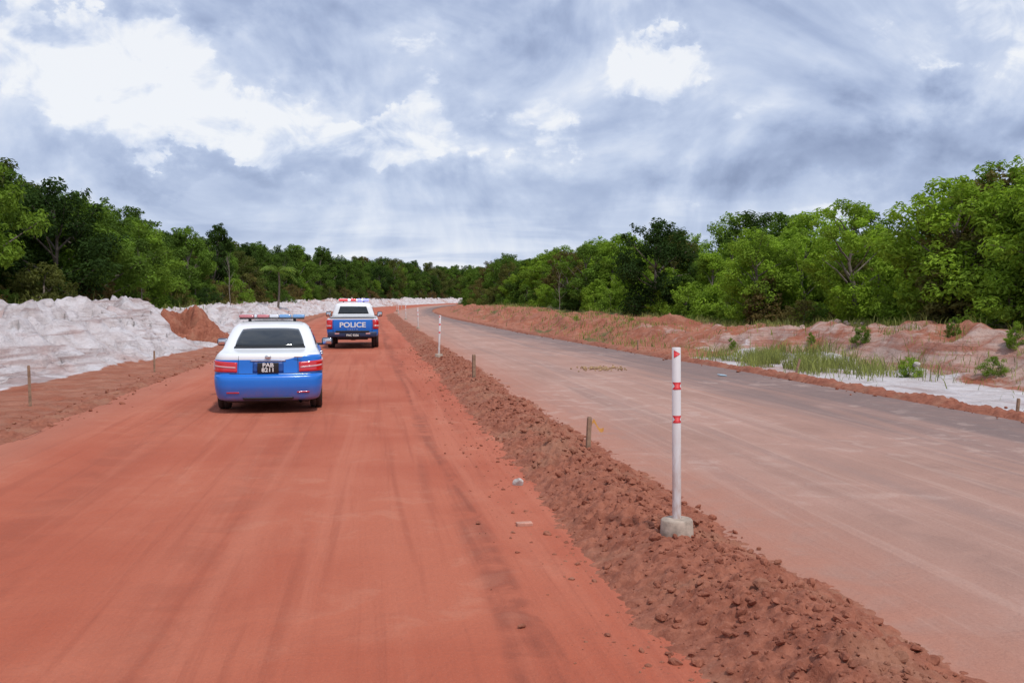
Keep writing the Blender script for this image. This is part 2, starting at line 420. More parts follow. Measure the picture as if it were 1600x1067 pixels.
TR=[tree_mesh('broadleaf_a',8,3.1,.16,13000,.13,34),
    tree_mesh('broadleaf_b',8,2.7,.10,13000,.12,38,rc=(.45,.95)),
    tree_mesh('broadleaf_c',8,3.5,.22,13000,.14,36,rc=(.55,1.0)),
    tree_mesh('broadleaf_d',8,2.3,.22,10000,.13,30,rc=(.5,.85)),
    tree_mesh('broadleaf_e',8,2.9,.12,13000,.115,46,rc=(.35,.8)),
    tree_mesh('slender_f',8,1.7,.35,6000,.12,24,rc=(.35,.7)),
    tree_mesh('slender_g',8,2.1,.42,6500,.13,22,rc=(.4,.75),lean=.6)]
SH=[tree_mesh('shrub_a',2.6,1.5,.0,4200,.095,22,rc=(.3,.6)),
    tree_mesh('shrub_b',2.4,1.7,.0,4200,.085,26,rc=(.25,.55)),
    tree_mesh('shrub_c',3.2,1.2,.02,3600,.10,22,rc=(.25,.5))]
def mixc(a,b,t):return tuple(a[i]*(1-t)+b[i]*t for i in range(3))
BR=(.245,.360,.052);MI=(.130,.210,.042);DK=(.042,.075,.025);BN=(.15,.095,.055);OL=(.13,.14,.047)
def put(me,x,y,sc,col,parent=None,name='tree',zoff=0,wid=1):
    o=new_obj(name,me,parent,(x,y,float(terrain(x,y))+zoff),(rng.normal()*.04,rng.normal()*.04,rng.random()*6.28),(sc*wid*rng.uniform(.9,1.15),sc*wid*rng.uniform(.9,1.15),sc))
    o.color=tuple(col)+(1,);return o
fl=new_obj('forest',None);fr=new_obj('forest',None)
def colL():
    u=rng.random()
    if u<.44:return mixc(DK,MI,rng.random()*.6)
    if u<.72:return mixc(MI,DK,rng.random()*.5)
    if u<.88:return mixc(OL,DK,rng.random()*.6)
    if u<.93:return mixc(BN,OL,.3+rng.random()*.5)
    return mixc(MI,BR,.4)
def colR(y):
    u=rng.random();f=float(ss(130,75,y))
    if u<.62*f+.08:return mixc(BR,MI,rng.random()*.6)
    if u<.84:return mixc(MI,DK,rng.random()*.5)
    if u<.95:return mixc(DK,MI,rng.random()*.5)
    return mixc(OL,BN,rng.random()*.6)
for row in range(4):
    y=10.
    while y<560:
        s=edgeL(y)-row*3.8-rng.random()*2.6
        Ht=np.interp(y,[10,40,60,80,100,140,200,300,400,560],[9.8,10.0,9.6,8.8,8.4,8.3,9.4,10.4,11.4,12.5])*rng.uniform(.70,1.14)*(1+.04*row)
        t=TR[rng.choice(7,p=[.17,.17,.16,.16,.14,.1,.1])]
        if row==0 and rng.random()<.15:Ht*=.7
        put(t,float(s+xc(y)),y,Ht/8,colL(),fl,wid=rng.uniform(.85,1.1))
        y+=rng.uniform(2.4,4.4)*(1+y*.0030)*(1+.15*row)
    y=14.
    while y<560:
        s=edgeR(y)+row*3.1+rng.random()*2.2
        Ht=np.interp(y,[10,30,45,60,75,100,115,150,300,500],[5.4,5.3,4.9,5.0,5.5,5.5,5.4,5.6,8,11])*rng.uniform(.62,1.18)*(1+.085*row)
        t=TR[rng.choice(7,p=[.2,.2,.17,.13,.2,.06,.04])]
        put(t,float(s+xc(y)),y,Ht/8,colR(y),fr,wid=rng.uniform(1.0,1.3))
        y+=rng.uniform(2.0,3.6)*(1+y*.0035)*(1+.16*row)
for row in range(3):
    y=12.
    while y<480:
        for side in(0,1):
            if side==0:
                s=edgeL(y)+1.8-row*1.8+rng.normal()*.5;c=colL() if rng.random()<.55 else mixc(BN,OL,rng.random());p=fl
            else:
                s=edgeR(y)-1.2+row*1.5+rng.normal()*.5;c=colR(y) if rng.random()<.8 else mixc(OL,BN,rng.random()*.7);p=fr
            yy=y+rng.random()
            put(SH[rng.integers(3)],float(s+xc(yy)),yy,rng.uniform(.5,1.1) if side else rng.uniform(.6,1.25),c,p,name='shrub',zoff=-.15)
        y+=rng.uniform(1.4,2.4)*(1+y*.008)
for s_,y,h,c,k in((19.4,36,5.4,BR,2),(20.2,31.5,5.4,mixc(BR,MI,.3),0),(18.6,42,5.4,BR,4),(21.4,38.5,6.1,mixc(BR,MI,.5),1),(18.2,52,5.0,mixc(BR,MI,.2),1),(17.6,68,6.5,DK,0),(16.2,84,5.6,MI,4),(-21.8,62,8.6,DK,0),(-20.6,66,8.0,MI,2),(-20.2,78,7.0,mixc(MI,BR,.35),1)):
    put(TR[k],s_+float(xc(y)),y,h/8,c,None,'broadleaf_tree',wid=1.15)
def bare():
    parts=[];
    parts.append(tube([(0,0,-.3),(.05,0,1.5),(-.05,.05,3),(.1,0,4.2)],[.04,.035,.025,.01],6))
    for i in range(16):
        h=1.4+i*.17;a=rng.random()*6.28;L=.8*(1-(h-1.4)/4.5)
        parts.append(tube([(0,0,h),(math.cos(a)*L*.5,math.sin(a)*L*.5,h+.35),(math.cos(a)*L,math.sin(a)*L,h+.8)],[.012,.009,.004],4))
    V=[];F=[];o=0
    for v,f in parts:V.append(v);F.append(f+o);o+=len(v)
    return quads('bare_tree',np.concatenate(V),np.concatenate(F),[simple('grey_bark',(.20,.165,.14),.9)])
bt=bare()
new_obj('bare_tree',bt,None,(3.8,80,float(terrain(3.8,80))),(0,0,0),(.8,.8,.8))
for x,y,r_ in((-26,70,2),(-24.3,86,4)):
    new_obj('bare_tree',bt,None,(x,y,float(terrain(x,y))),(0,.05,r_),(.9,.9,1.))
def palm():
    parts=[tube([(0,0,-.3),(.1,0,1),(.15,.0,2.2),(.1,0,3.2)],[.12,.09,.08,.07],8)]
    nb=len(parts[0][1]);V=[parts[0][0]];F=[parts[0][1]];o=len(V[0]);lv=[np.zeros(o)]
    for i in range(16):
        a=i*2.4;up=rng.uniform(.2,1.1);L=rng.uniform(1.5,2.0)
        t=np.linspace(0,1,14);px=t*L*math.cos(up*.7);pz=3.2+t*L*math.sin(up)-1.3*t*t*(1.1-.3*up)
        for sgn in(-1,1):
            for j in range(1,14):
                c=np.array([px[j],0,pz[j]]);w=.42*math.sin(math.pi*min(1,.15+.85*(1-t[j])))
                q=np.array([c,c+[.07,0,.0],c+[.2,sgn*w,-.16],c+[.12,sgn*w,-.17]])
                R=np.array([[math.cos(a),-math.sin(a),0],[math.sin(a),math.cos(a),0],[0,0,1]])
                V.append(q@R.T);F.append(np.array([[0,1,2,3]])+o);o+=4;lv.append(np.full(4,rng.random()))
    V=np.concatenate(V);F=np.concatenate(F);mi=np.ones(len(F),int);mi[:nb]=0
    return quads('palm_tree',V,F,[MK,ML],mi,smooth=False,attrs={'lv':np.concatenate(lv)})
po=new_obj('palm_tree',palm(),None,(-24.2,103,float(terrain(-24.2,103))+.3),(0,0,.4),(1.15,1.15,1.15));po.color=(.14,.21,.055,1)
# ------------------------------------------------------------ grass
def grass(n,cx,sx,cy,sy,h,wd):
    s=cx+rng.normal(size=n)*sx;y=cy+rng.normal(size=n)*sy
    k=(fbm(s*1.1,y*.9,3,123)>.47)&(s-WR(y)>1.5);k|=(s<-9);s=s[k];y=y[k];n=len(s)
    x=s+xc(y);z=terrain(x,y)-.02
    a=rng.random(n)*6.28;L=h*(.4+.8*rng.random(n));ln=rng.normal(size=(n,2))*.35*L[:,None]
    w=wd*(.6+.8*rng.random(n));dx=np.cos(a)*w;dy=np.sin(a)*w
    p=np.stack([x,y,z],-1);tip=p+np.stack([ln[:,0],ln[:,1],L],-1);md=p+np.stack([ln[:,0]*.35,ln[:,1]*.35,L*.6],-1)
    o=np.stack([dx,dy,0*dx],-1)
    V=np.stack([p-o,p+o,md+o*.8,tip+o*.12,tip-o*.12,md-o*.8],1).reshape(-1,3)
    b=np.arange(n)[:,None]*6
    F=np.concatenate([b+np.array([0,1,2,5]),b+np.array([5,2,3,4])])
    return V,F,np.repeat(rng.random(n),6)
GV=[];GF=[];GL=[];o=0
for a in((8000,11.5,1.0,32,2.4,.48,.009),(1000,14.6,1.3,25,3,.20,.008),(5000,17.2,1.0,36,8,.35,.01),(4000,16.4,1.0,58,12,.35,.014),(2500,11,1.5,50,8,.28,.012),(3500,12,1.8,85,18,.35,.018),(2500,-20,2,45,14,.5,.014),(2500,-18,2,90,30,.5,.02)):
    v,f,l=grass(*a);GV.append(v);GF.append(f+o);GL.append(l);o+=len(v)
g=new_obj('grass',quads('grass',np.concatenate(GV),np.concatenate(GF),[ML],smooth=False,attrs={'lv':np.concatenate(GL)}));g.color=(.25,.27,.11,1)
for s_,y in((13.7,25.2),(12.6,27),(15.4,27),(14.2,33),(12.5,40),(11.6,52),(13.9,36),(10.8,62),(15.5,30),(16,23)):
    put(SH[rng.integers(3)],s_+float(xc(y)),y,rng.uniform(.12,.24),mixc(MI,BR,rng.random()),None,'shrub')
# ------------------------------------------------------------ red dirt mound, rocks
def mound(name,x,y,rx,ry,h,mat,seed):
    n=90;t=np.linspace(-1.4,1.4,n);A,B=np.meshgrid(t,t)
    r=np.sqrt(A*A+B*B)*(1+.5*(fbm(A*1.5+9,B*1.5,3,seed+7)-.5))
    rid=1-np.abs(2*fbm(A*2.5+seed,B*2.5,4,seed)-1)
    Z=h*np.clip(1-r/1.25,0,1)**.85*(.55+.6*rid)+.12*(fbm(A*9,B*9,3,seed+1)-.5)*(r<1.2)
    X=x+A*rx;Yy=y+B*ry;Z=terrain(X,Yy)-.06-.25*ss(1.1,1.3,r)+Z
    return new_obj(name,quads(name,np.stack([X,Yy,Z],-1),gridF(n,n),[mat]))
mound('dirt_mound',-13.6,43,1.25,1.3,1.15,MB,3)
mound('dirt_mound',8.0,52,1.8,2.0,.5,MB,8)
mound('dirt_mound',6.4,38,1.7,1.6,.3,MG,12)
rubble=simple('rubble',(.42,.37,.34),.9,noise=.3,nscale=6)
for i,(x,y,sz,m) in enumerate(((.06,9.75,.07,rubble),(10.9,26.8,.13,rubble))):
    v,f=clod_mesh(np.array([[x,y,max(0,float(terrain(x,y)))+sz*.4]]),[sz]);new_obj('rock',quads('rock',v,f,[m],smooth=False))
v,f=box((0,0,0),(.13,.07,.03),.006);new_obj('brick',pyd('brick',v,f,[simple('brick_clay',(.5,.25,.18),.9,noise=.2)],False),None,(.1,8.0,.018),(.02,0,.2))
px,py=12.9,39.5
nr=46;pos=np.stack([px+rng.normal(size=nr)*.8,py+rng.normal(size=nr)*.6,np.zeros(nr)],-1);pos[:,2]=terrain(pos[:,0],pos[:,1])+.15*np.exp(-((pos[:,0]-px)**2))
v,f=clod_mesh(pos,rng.uniform(.05,.17,nr));new_obj('rubble_pile',quads('rubble_pile',v,f,[simple('rubble_dusty',(.45,.31,.25),.9,noise=.3,nscale=6)],smooth=False))
pos=np.stack([2.3+rng.normal(size=110)*.3,25.8+rng.normal(size=110)*.35,np.full(110,.02)],-1)
v,f=clod_mesh(pos,rng.uniform(.015,.05,110));new_obj('dirt_clump',quads('dirt_clump',v,f,[simple('dry_clump',(.36,.23,.12),.95,noise=.3)],smooth=False))
# ------------------------------------------------------------ marker posts
MR=simple('post_red',(.62,.03,.035),.5);MC=simple('concrete',(.37,.29,.23),.9,noise=.3,nscale=15)
def dirtywhite():
    m=M('weathered_white');tc=m.n('ShaderNodeTexCoord');sp=m.n('ShaderNodeSeparateXYZ');m.l(tc.outputs['Object'],sp.inputs[0])
    nz=m.noise(m.mapping(tc.outputs['Object'],(20,20,5)),1,6,.65)
    f=m.math('MULTIPLY',m.mapr(sp.outputs[2],.95,.0,.15,.95),m.mapr(nz,.35,.62,.15,1))
    m.l(m.mix(f,(.66,.64,.64),(.42,.27,.21)),m.b.inputs['Base Color']);m.b.inputs['Roughness'].default_value=.5;return m.m
MW=dirtywhite()
def post(x,y,z,h=1.25,lean=(0,0)):
    e=new_obj('marker_post',None,None,(x,y,z),(lean[0],lean[1],0))
    r=.031
    v,f=lathe([(r,.05),(r,h-.004),(r-.004,h),(r-.005,h-.02),(r-.005,h-.3),(0.0005,h-.3)],32);new_obj('pipe',pyd('pipe',v,f,[MW]),e)
    v,f=lathe([(.001,-.12),(.118,-.12),(.118,.0),(.112,.105),(.104,.115),(.05,.12),(.001,.122)],36);new_obj('concrete_base',pyd('concrete_base',v,f,[MC]),e)
    for k,zc in enumerate((h-.045,h-.27,h-.505)):
        hh=.026;V=[];n=22;F=[]
        for i in range(n+1):
            t=i/n;a=math.radians(-90-72+ (144 if k else 90)*t)+(math.radians(30) if not k else 0)
            if k==0:b=hh*1.1*(1-t)
            else:b=hh
            cut=0 if k==0 else hh*.95*max(0,1-t*3.2)
            c2=0 if k==0 else hh*.9*max(0,1-(1-t)*4)
            nt=max(cut,c2)
            for zz in(-b,-nt,nt,b):V.append(((r+.0012)*math.cos(a),(r+.0012)*math.sin(a),zc+zz))
        for i in range(n):
            for j in(0,1,2):
                if j==1:
                    t=(i+.5)/n
                    if k and (t<.31 or t>.75):continue
                A=i*4+j;F.append([A,A+4,A+5,A+1])
        new_obj('red_mark_%d'%(k+1),pyd('red_mark',V,F,[MR]),e)
    return e
def bz(x,y):return float(berm_h(np.array(float(sof(x,y))),np.array(float(y)),False))
post(1.17,7.0,.17,h=1.33,lean=(.0,-.010))
for x,y in((-2.15,29.2),(-5.55,59),(-8.95,84),(-12.3,108),(-15.6,135),(-18.3,165)):
    post(x,y,max(0,bz(x,y)),lean=(rng.normal()*.02,rng.normal()*.02))
# ------------------------------------------------------------ survey stakes
MWd=simple('stake_wood',(.27,.17,.11),.85,noise=.3,nscale=14);MRb=simple('ribbon',(.65,.33,.08),.7)
def stake(x,y,h,w=.045,lean=(0,0),z=None,rib=False,pale=False):
    z=max(0,float(terrain(x,y))) if z is None else z
    V=[(-w/2,-w/3,-.1),(w/2,-w/3,-.1),(w/2,w/3,-.1),(-w/2,w/3,-.1)]
    V+=[(a*.96,b*.96,h*.96) for a,b,_ in V[:4]]+[(a*.7,b*.7,h) for a,b,_ in V[:4]]
    F=[[0,3,2,1]]+[[i,(i+1)%4,4+(i+1)%4,4+i] for i in range(4)]+[[4+i,4+(i+1)%4,8+(i+1)%4,8+i] for i in range(4)]+[[8,9,10,11]]
    o=new_obj('survey_stake',pyd('survey_stake',V,F,[MWd],False),None,(x,y,z),(lean[0],lean[1],rng.random()*.6))
    if rib:
        t=np.linspace(0,1,9);R=[]
        for q in t:
            px=.02+.15*q;pz=h*.88+.035*math.sin(q*7)-.09*q*q
            R+=[(px,-.03+.02*math.sin(q*5),pz),(px+.012*q,-.03+.02*math.sin(q*6)+.004,pz-.045)]
        new_obj('ribbon',pyd('ribbon',R,[[2*i,2*i+2,2*i+3,2*i+1] for i in range(8)],[MRb]),o)
stake(.88,11.5,.45,.05,(0,.05),.02,True)
stake(-.83,21.6,.58,.07,(0,.0),.04)
stake(-8.5,17.5,.66,.05,(0,-.02));stake(-9.25,25.7,.48);stake(6.95,24.3,.36,.05,(0,.25));stake(8.05,15.8,.25,.05,(0,.12));stake(4.3,34,.4);stake(-11.3,42,.5)
v,f=box((0,0,0),(.2,.12,.02),.004);new_obj('plastic_scrap',pyd('plastic_scrap',v,f,[simple('scrap_blue',(.35,.5,.6),.5)]),None,(4.95,23.4,.03),(0.1,.1,.4))
# ------------------------------------------------------------ vehicles
def cat(P,sub):
    P=np.array(P,float);n=len(P);out=[]
    for i in range(n-1):
        p0=P[max(i-1,0)];p1=P[i];p2=P[i+1];p3=P[min(i+2,n-1)]
        for k in range(sub):
            t=k/sub
            lin=p1*(1-t)+p2*t
            c=.5*((2*p1)+(-p0+p2)*t+(2*p0-5*p1+4*p2-p3)*t*t+(-p0+3*p1-3*p2+p3)*t**3)
            out.append(.35*lin+.65*c)
    out.append(P[-1]);out=np.array(out);out[:,0]=np.maximum.accumulate(out[:,0]+np.arange(len(out))*1e-5);return out
NR,NC,NS=25,8,61
class Shell:
    def __init__(s,keys,zoff=None,sub=5):
        s.T=cat(keys,sub);s.zoff=zoff
        s.n=2*NR+2*NS+4*(NC-1)
    def outline(s,p):
        z,w,yr,yf,r,b=p;pts=[]
        br=b;
        for t in np.linspace(-1,1,NR):
            x=t*(w-r);pts.append((x,yr+br*(x/w)**2))
        ye=pts[-1][1];cr=[]
        for q in range(1,NC):
            a=math.radians(-90+90*q/NC);pts.append((w-r+r*math.cos(a),ye+r+r*math.sin(a)))
        bf=b*2.2;yfe=yf-bf-r
        ya=ye+r
        for t in np.linspace(0,1,NS):pts.append((w-.06*w*max(0,(t-.8)/.2)**2,ya+(yfe-ya)*t))
        wf=pts[-1][0]
        for q in range(1,NC):
            a=math.radians(90*q/NC);pts.append((wf-r+r*math.cos(a),yfe+r*math.sin(a)))
        fr=[]
        for t in np.linspace(1,-1,NR):
            x=t*(wf-r);fr.append((x,yfe+r+bf*(1-(t)**2)))
        pts+=fr
        half=pts[NR:NR+(NC-1)*2+NS]
        pts+=[(-x,y) for x,y in half[::-1]]
        return np.array(pts)
    def at(s,z):
        T=s.T;return np.array([z]+[np.interp(z,T[:,0],T[:,k]) for k in range(1,6)])
    def P(s,z,i,off=0):
        p=s.at(z);p[1]+=off;p[2]-=off;p[3]+=off;p[4]+=off*.5
        o=s.outline(p);i=i%s.n;a=int(math.floor(i));f=i-a;q=o[a]*(1-f)+o[(a+1)%s.n]*f
        zz=z+(s.zoff(q[1],z) if s.zoff else 0);return (q[0],q[1],zz)
    def mesh(s,name,mats,matfn=None):
        V=[]
        for p in s.T:
            for q in s.outline(p):V.append((q[0],q[1],p[0]+(s.zoff(q[1],p[0]) if s.zoff else 0)))
        F=[list(map(int,f)) for f in gridF(len(s.T),s.n,True)]
        F.append(list(range(s.n))[::-1]);F.append([(len(s.T)-1)*s.n+i for i in range(s.n)])
        me=pyd(name,V,F,mats)
        if matfn:
            for p in me.polygons:p.material_index=matfn(p.center)
        return me
    def patch(s,name,z0,z1,i0,i1,mat,parent,off=.006,nz=6,ni=None,top=None):
        ni=ni or max(3,int(abs(i1-i0)*1.5));V=[]
        g0=z0 if callable(z0) else (lambda t:z0);g1=z1 if callable(z1) else (lambda t:z1)
        for a in range(nz+1):
            for b in range(ni+1):
                t=b/ni;z=g0(t)+(g1(t)-g0(t))*a/nz;V.append(s.P(z,i0+(i1-i0)*t,off))
        F=[[a*(ni+1)+b,a*(ni+1)+b+1,(a+1)*(ni+1)+b+1,(a+1)*(ni+1)+b] for a in range(nz) for b in range(ni)]
        per=[b for b in range(ni+1)]+[a*(ni+1)+ni for a in range(1,nz+1)]+[nz*(ni+1)+b for b in range(ni-1,-1,-1)]+[a*(ni+1) for a in range(nz-1,0,-1)]
        o=len(V)
        for q in per:
            a,b=divmod(q,ni+1);t=b/ni;z=g0(t)+(g1(t)-g0(t))*a/nz;V.append(s.P(z,i0+(i1-i0)*t,-.004))
        L=len(per)
        F+=[[per[k],o+k,o+(k+1)%L,per[(k+1)%L]] for k in range(L)]
        return new_obj(name,pyd(name,V,F,[mat]),parent)
def text(name,body,size,loc,mat,parent,sx=1,bold=.0):
    cu=bpy.data.curves.new(name,'FONT');cu.body=body;cu.size=size;cu.align_x='CENTER';cu.align_y='CENTER';cu.extrude=.002;cu.offset=bold
    t=bpy.data.objects.new(name,cu);C.objects.link(t);bpy.context.view_layer.update()
    me=bpy.data.meshes.new_from_object(t.evaluated_get(bpy.context.evaluated_depsgraph_get()));bpy.data.objects.remove(t)
    me.materials.clear();me.materials.append(mat)
    return new_obj(name,me,parent,loc,(math.radians(90),0,0),(sx,1,1))
def paint(name,thr,side,swoop):
    m=M(name);tc=m.n('ShaderNodeTexCoord');sp=m.n('ShaderNodeSeparateXYZ');m.l(tc.outputs['Object'],sp.inputs[0])
    x,y,z=sp.outputs
    t=m.math('ADD',m.mapr(x,.25,.6,thr,thr+swoop),m.mapr(y,.6,1.6,0,side))
    k=m.mapr(m.math('SUBTRACT',t,z),-.002,.002,0,1,False)
    c=m.mix(k,(.78,.79,.80),(.010,.165,.64))
    nz=m.noise(tc.outputs['Object'],5,6,.65)
    d=m.math('MULTIPLY',m.mapr(z,.50,.18,.0,.6),m.mapr(nz,.3,.7,.3,1))
    c=m.mix(d,c,(.36,.14,.09))
    m.l(c,m.b.inputs['Base Color']);m.l(m.mapr(d,0,.5,.3,.7),m.b.inputs['Roughness']);m.b.inputs['Coat Weight'].default_value=.3
    m.b.inputs['Coat Roughness'].default_value=.1;return m.m
GL_=simple('dark_glass',(.012,.016,.018),.06,coat=.5)
BK=simple('black_trim',(.018,.018,.02),.45);TY=simple('tyre',(.045,.03,.026),.85,noise=.3);RIM=simple('alloy',(.45,.45,.46),.35,.8)
TLR=simple('tail_light_red',(.50,.008,.012),.12,coat=1,emit=(.8,.02,.02),es=.10);TLC=simple('tail_light_clear',(.62,.35,.36),.12,coat=1);CH=simple('chrome',(.7,.7,.72),.15,1)
PLT=simple('plate_black',(.015,.015,.016),.4);WT=simple('letter_white',(.8,.8,.78),.5);SIL=simple('badge_silver',(.6,.6,.62),.3,.7)
BRL=simple('lightbar_red',(.58,.20,.22),.15,coat=1);BRW=simple('lightbar_clear',(.72,.75,.80),.15,coat=1);BRB=simple('lightbar_blue',(.18,.38,.68),.15,coat=1)
BRLe=simple('lightbar_red_lit',(.7,.05,.06),.15,coat=1,emit=(1,.08,.1),es=.8);BRBe=simple('lightbar_blue_lit',(.05,.1,.8),.15,emit=(.12,.12,1),es=5);BRWe=simple('lightbar_white_lit',(.8,.8,.9),.15,emit=(.75,.7,1),es=1.2)
SEAM=simple('seam',(.02,.025,.04),.8)
def wheel(e,x,y,R,w,sg):
    tw=w/2
    prof=[(R*.60,-tw*.9),(R*.68,-tw),(R*.9,-tw),(R*.97,-tw*.86),(R,-tw*.5),(R,-tw*.12),(R*.975,-tw*.1),(R*.975,tw*.1),(R,tw*.12),(R,tw*.5),(R*.97,tw*.86),(R*.9,tw),(R*.68,tw),(R*.60,tw*.9)]
    g=new_obj('wheel',None,e,(x,y,R))
    v,f=lathe(prof,48,'x');new_obj('tyre',pyd('tyre',v,f,[TY]),g)
    v,f=lathe([(R*.61,-tw*.85),(R*.58,-tw*.6),(R*.56,0),(R*.58,tw*.6),(R*.61,tw*.85)],40,'x');rimp=[(v,f)]
    v,f=lathe([(.001,sg*tw*.78),(R*.14,sg*tw*.78),(R*.16,sg*tw*.6),(.001,sg*tw*.2)],24,'x');rimp.append((v,f))
    for k in range(7):
        a=k*2*math.pi/7;bv,bf=box((sg*tw*.66,0,R*.36),(tw*.22,R*.12,R*.5),.006)
        bv=[(p[0],p[1]*math.cos(a)-p[2]*math.sin(a),p[1]*math.sin(a)+p[2]*math.cos(a)) for p in bv];rimp.append((bv,bf))
    v,f=join(rimp);new_obj('rim',pyd('rim',v,f,[RIM]),g)
    v,f=lathe([(.001,0),(R*.55,0.0),(R*.55,.01),(.001,.01)],30,'x');new_obj('brake_disc',pyd('brake_disc',v,f,[BK]),g)
def cut_arches(ob,ys_,R,xin,zc):
    cutters=[]
    for y in ys_:
        for sg in(-1,1):
            v,f=lathe([(.001,0),(R,0),(R,.6),(.001,.6)],40,'x')
            v=[(sg*(p[0]+xin),p[1]+y,p[2]+zc) for p in v];f=[q if sg>0 else q[::-1] for q in f]
            me=pyd('cut',v,f,[BK],True);b2=bmesh.new();b2.from_mesh(me);bmesh.ops.remove_doubles(b2,verts=b2.verts,dist=.002);bmesh.ops.recalc_face_normals(b2,faces=b2.faces);b2.to_mesh(me);b2.free()
            c=bpy.data.objects.new('cut',me);C.objects.link(c);cutters.append(c)
            m=ob.modifiers.new('b','BOOLEAN');m.operation='DIFFERENCE';m.object=c;m.solver='EXACT'
            try:m.material_mode='TRANSFER'
            except Exception:pass
    par=ob.parent;ob.parent=None;ob.location=(0,0,0);ob.rotation_euler=(0,0,0)
    bpy.context.view_layer.update()
    me=bpy.data.meshes.new_from_object(ob.evaluated_get(bpy.context.evaluated_depsgraph_get()))
    ob.modifiers.clear();ob.data=me;ob.parent=par
    for c in cutters:bpy.data.objects.remove(c)
def recalc(me):
    b2=bmesh.new();b2.from_mesh(me);bmesh.ops.recalc_face_normals(b2,faces=b2.faces);b2.to_mesh(me);b2.free()
MPM=simple('mirror_paint',(.03,.05,.09),.4)
def mirror_part(e,x,y,z,sg,mat,s=(.20,.11,.14)):
    v,f=box((0,0,0),s,.045);new_obj('mirror',pyd('mirror',v,f,[mat]),e,(x*sg,y,z))
    v,f=box((0,0,0),(s[0]*.78,.006,s[2]*.7),.002);new_obj('mirror_glass',pyd('mirror_glass',v,f,[CH]),e,(x*sg,y-s[1]/2-.002,z))
    v,f=box((0,0,0),(.14,.05,.04),.015);new_obj('mirror_arm',pyd('mirror_arm',v,f,[BK]),e,((x-.13)*sg,y+.01,z-.05))
def lightbar(e,yc,z,L,mats,h=.1,d=.26):
    g=new_obj('light_bar',None,e,(0,yc,z))
    v,f=box((0,0,.012),(L*.98,d*.95,.024),.008);new_obj('bar_base',pyd('bar_base',v,f,[BK]),g)
    n=len(mats);tot=sum(m[1] for m in mats);x=-L/2
    for i,(m,wd) in enumerate(mats):
        w=L*wd/tot;v,f=box((x+w/2,0,.024+(h-.024)/2),(w-.004,d,h-.024),.02);new_obj('lens_%d'%(i+1),pyd('lens',v,f,[m]),g);x+=w
    for sx in(-.34,.34):
        v,f=box((sx*L,0,-.03),(.05,.1,.07),.01);new_obj('bar_foot',pyd('bar_foot',v,f,[BK]),g)
# ---- sedan
car=new_obj('police_car',None,None,(-3.87,15.75,0),(0,0,math.radians(11.0)))
def zo(y,z):
    return -.14*float(ss(3.35,4.5,y))*float(ss(.6,.95,z)) 
K=[(.20,.70,.16,4.36,.16,.05),(.23,.78,.06,4.44,.20,.07),(.30,.815,.02,4.50,.22,.09),(.42,.84,-.015,4.54,.25,.10),(.54,.85,-.015,4.54,.26,.10),(.60,.85,.005,4.52,.26,.10),
   (.63,.848,.055,4.48,.25,.095),(.72,.85,.075,4.46,.25,.09),(.83,.845,.085,4.42,.25,.09),(.90,.83,.095,4.36,.24,.085),(.94,.805,.12,4.25,.22,.08),(.962,.785,.18,4.10,.2,.07),
   (.985,.77,.42,3.55,.17,.07),(1.0,.76,.60,3.36,.15,.09),(1.03,.75,.68,3.28,.14,.10),(1.15,.71,.86,3.02,.13,.10),(1.29,.655,1.12,2.68,.14,.10),(1.35,.615,1.24,2.54,.15,.10),(1.395,.56,1.38,2.40,.16,.09),(1.43,.46,1.58,2.22,.16,.05),(1.455,.28,1.8,2.05,.12,.03)]
sh=Shell(K,zo)
body=new_obj('body',sh.mesh('body',[paint('police_paint',.862,.06,.07),BK]),car)
recalc(body.data)
cut_arches(body,(.98,3.68),.345,.56,.31)
n_=sh.n;RC=NR-1;RS=NR+NC-1;RE=RS+NS-1
def mir(i):return (NR-1-i)
sh.patch('rear_window',lambda t:1.035+.015*(2*t-1)**4,lambda t:1.335-.02*(2*t-1)**4,1.0,23.0,GL_,car,.007)
sh.patch('rear_window_seal',1.018,lambda t:1.035+.015*(2*t-1)**4,.8,23.2,BK,car,.008,2)
for sg in(0,1):
    f=(lambda i:i) if sg==0 else mir
    sh.patch('rear_side_window',1.04,1.33,f(RS+12),f(RS+26),GL_,car,.007);sh.patch('front_side_window',1.04,1.33,f(RS+28),f(RS+44),GL_,car,.007)
    sh.patch('quarter_window',1.05,lambda t:1.08+.23*t,f(RS+5),f(RS+11),GL_,car,.007)
    lo=lambda t:.665+.02*t;hi=lambda t:.82+.05*t
    sh.patch('tail_light',lo,hi,f(NR-3.4),f(RS+4),TLR,car,.014)
    sh.patch('tail_light_clear',lambda t:.725+.03*t,lambda t:.750+.03*t,f(NR-3.0),f(RS-2),TLC,car,.018,2)
    sh.patch('reflector',.335,.355,f(NR-4),f(NR),TLR,car,.008,2)
    for k in(RS+16,RS+27,RS+45):sh.patch('door_gap',.34,1.0,f(k),f(k+.18),SEAM,car,.001,10,2)
    for k in(RS+17.5,RS+28.5):sh.patch('door_handle',.86,.89,f(k),f(k+2.6),CH,car,.03,2)
    sh.patch('trunk_gap',.64,.955,f(NR-3.75),f(NR-3.62),SEAM,car,.002,8,2)
sh.patch('bumper_gap',.640,.646,0,NR-1,SEAM,car,.003,1);sh.patch('bumper_gap_side',.640,.646,NR-1,RS+6,SEAM,car,.003,1)
sh.patch('garnish',.838,.856,6.5,17.5,CH,car,.012,2)
sh.patch('rear_valance',.205,.265,4,20,BK,car,.012,2)
sh.patch('windshield',1.03,1.35,RE+NC+1.5,RE+NC+NR-2,GL_,car,.006)
sh.patch('plate_recess',.655,.83,7.2,16.8,simple('recess_blue',(.01,.07,.30),.5),car,.003,4)
v,f=box((0,0,0),(.33,.012,.165),.004);new_obj('number_plate',pyd('number_plate',v,f,[PLT]),car,(0,.045,.735))
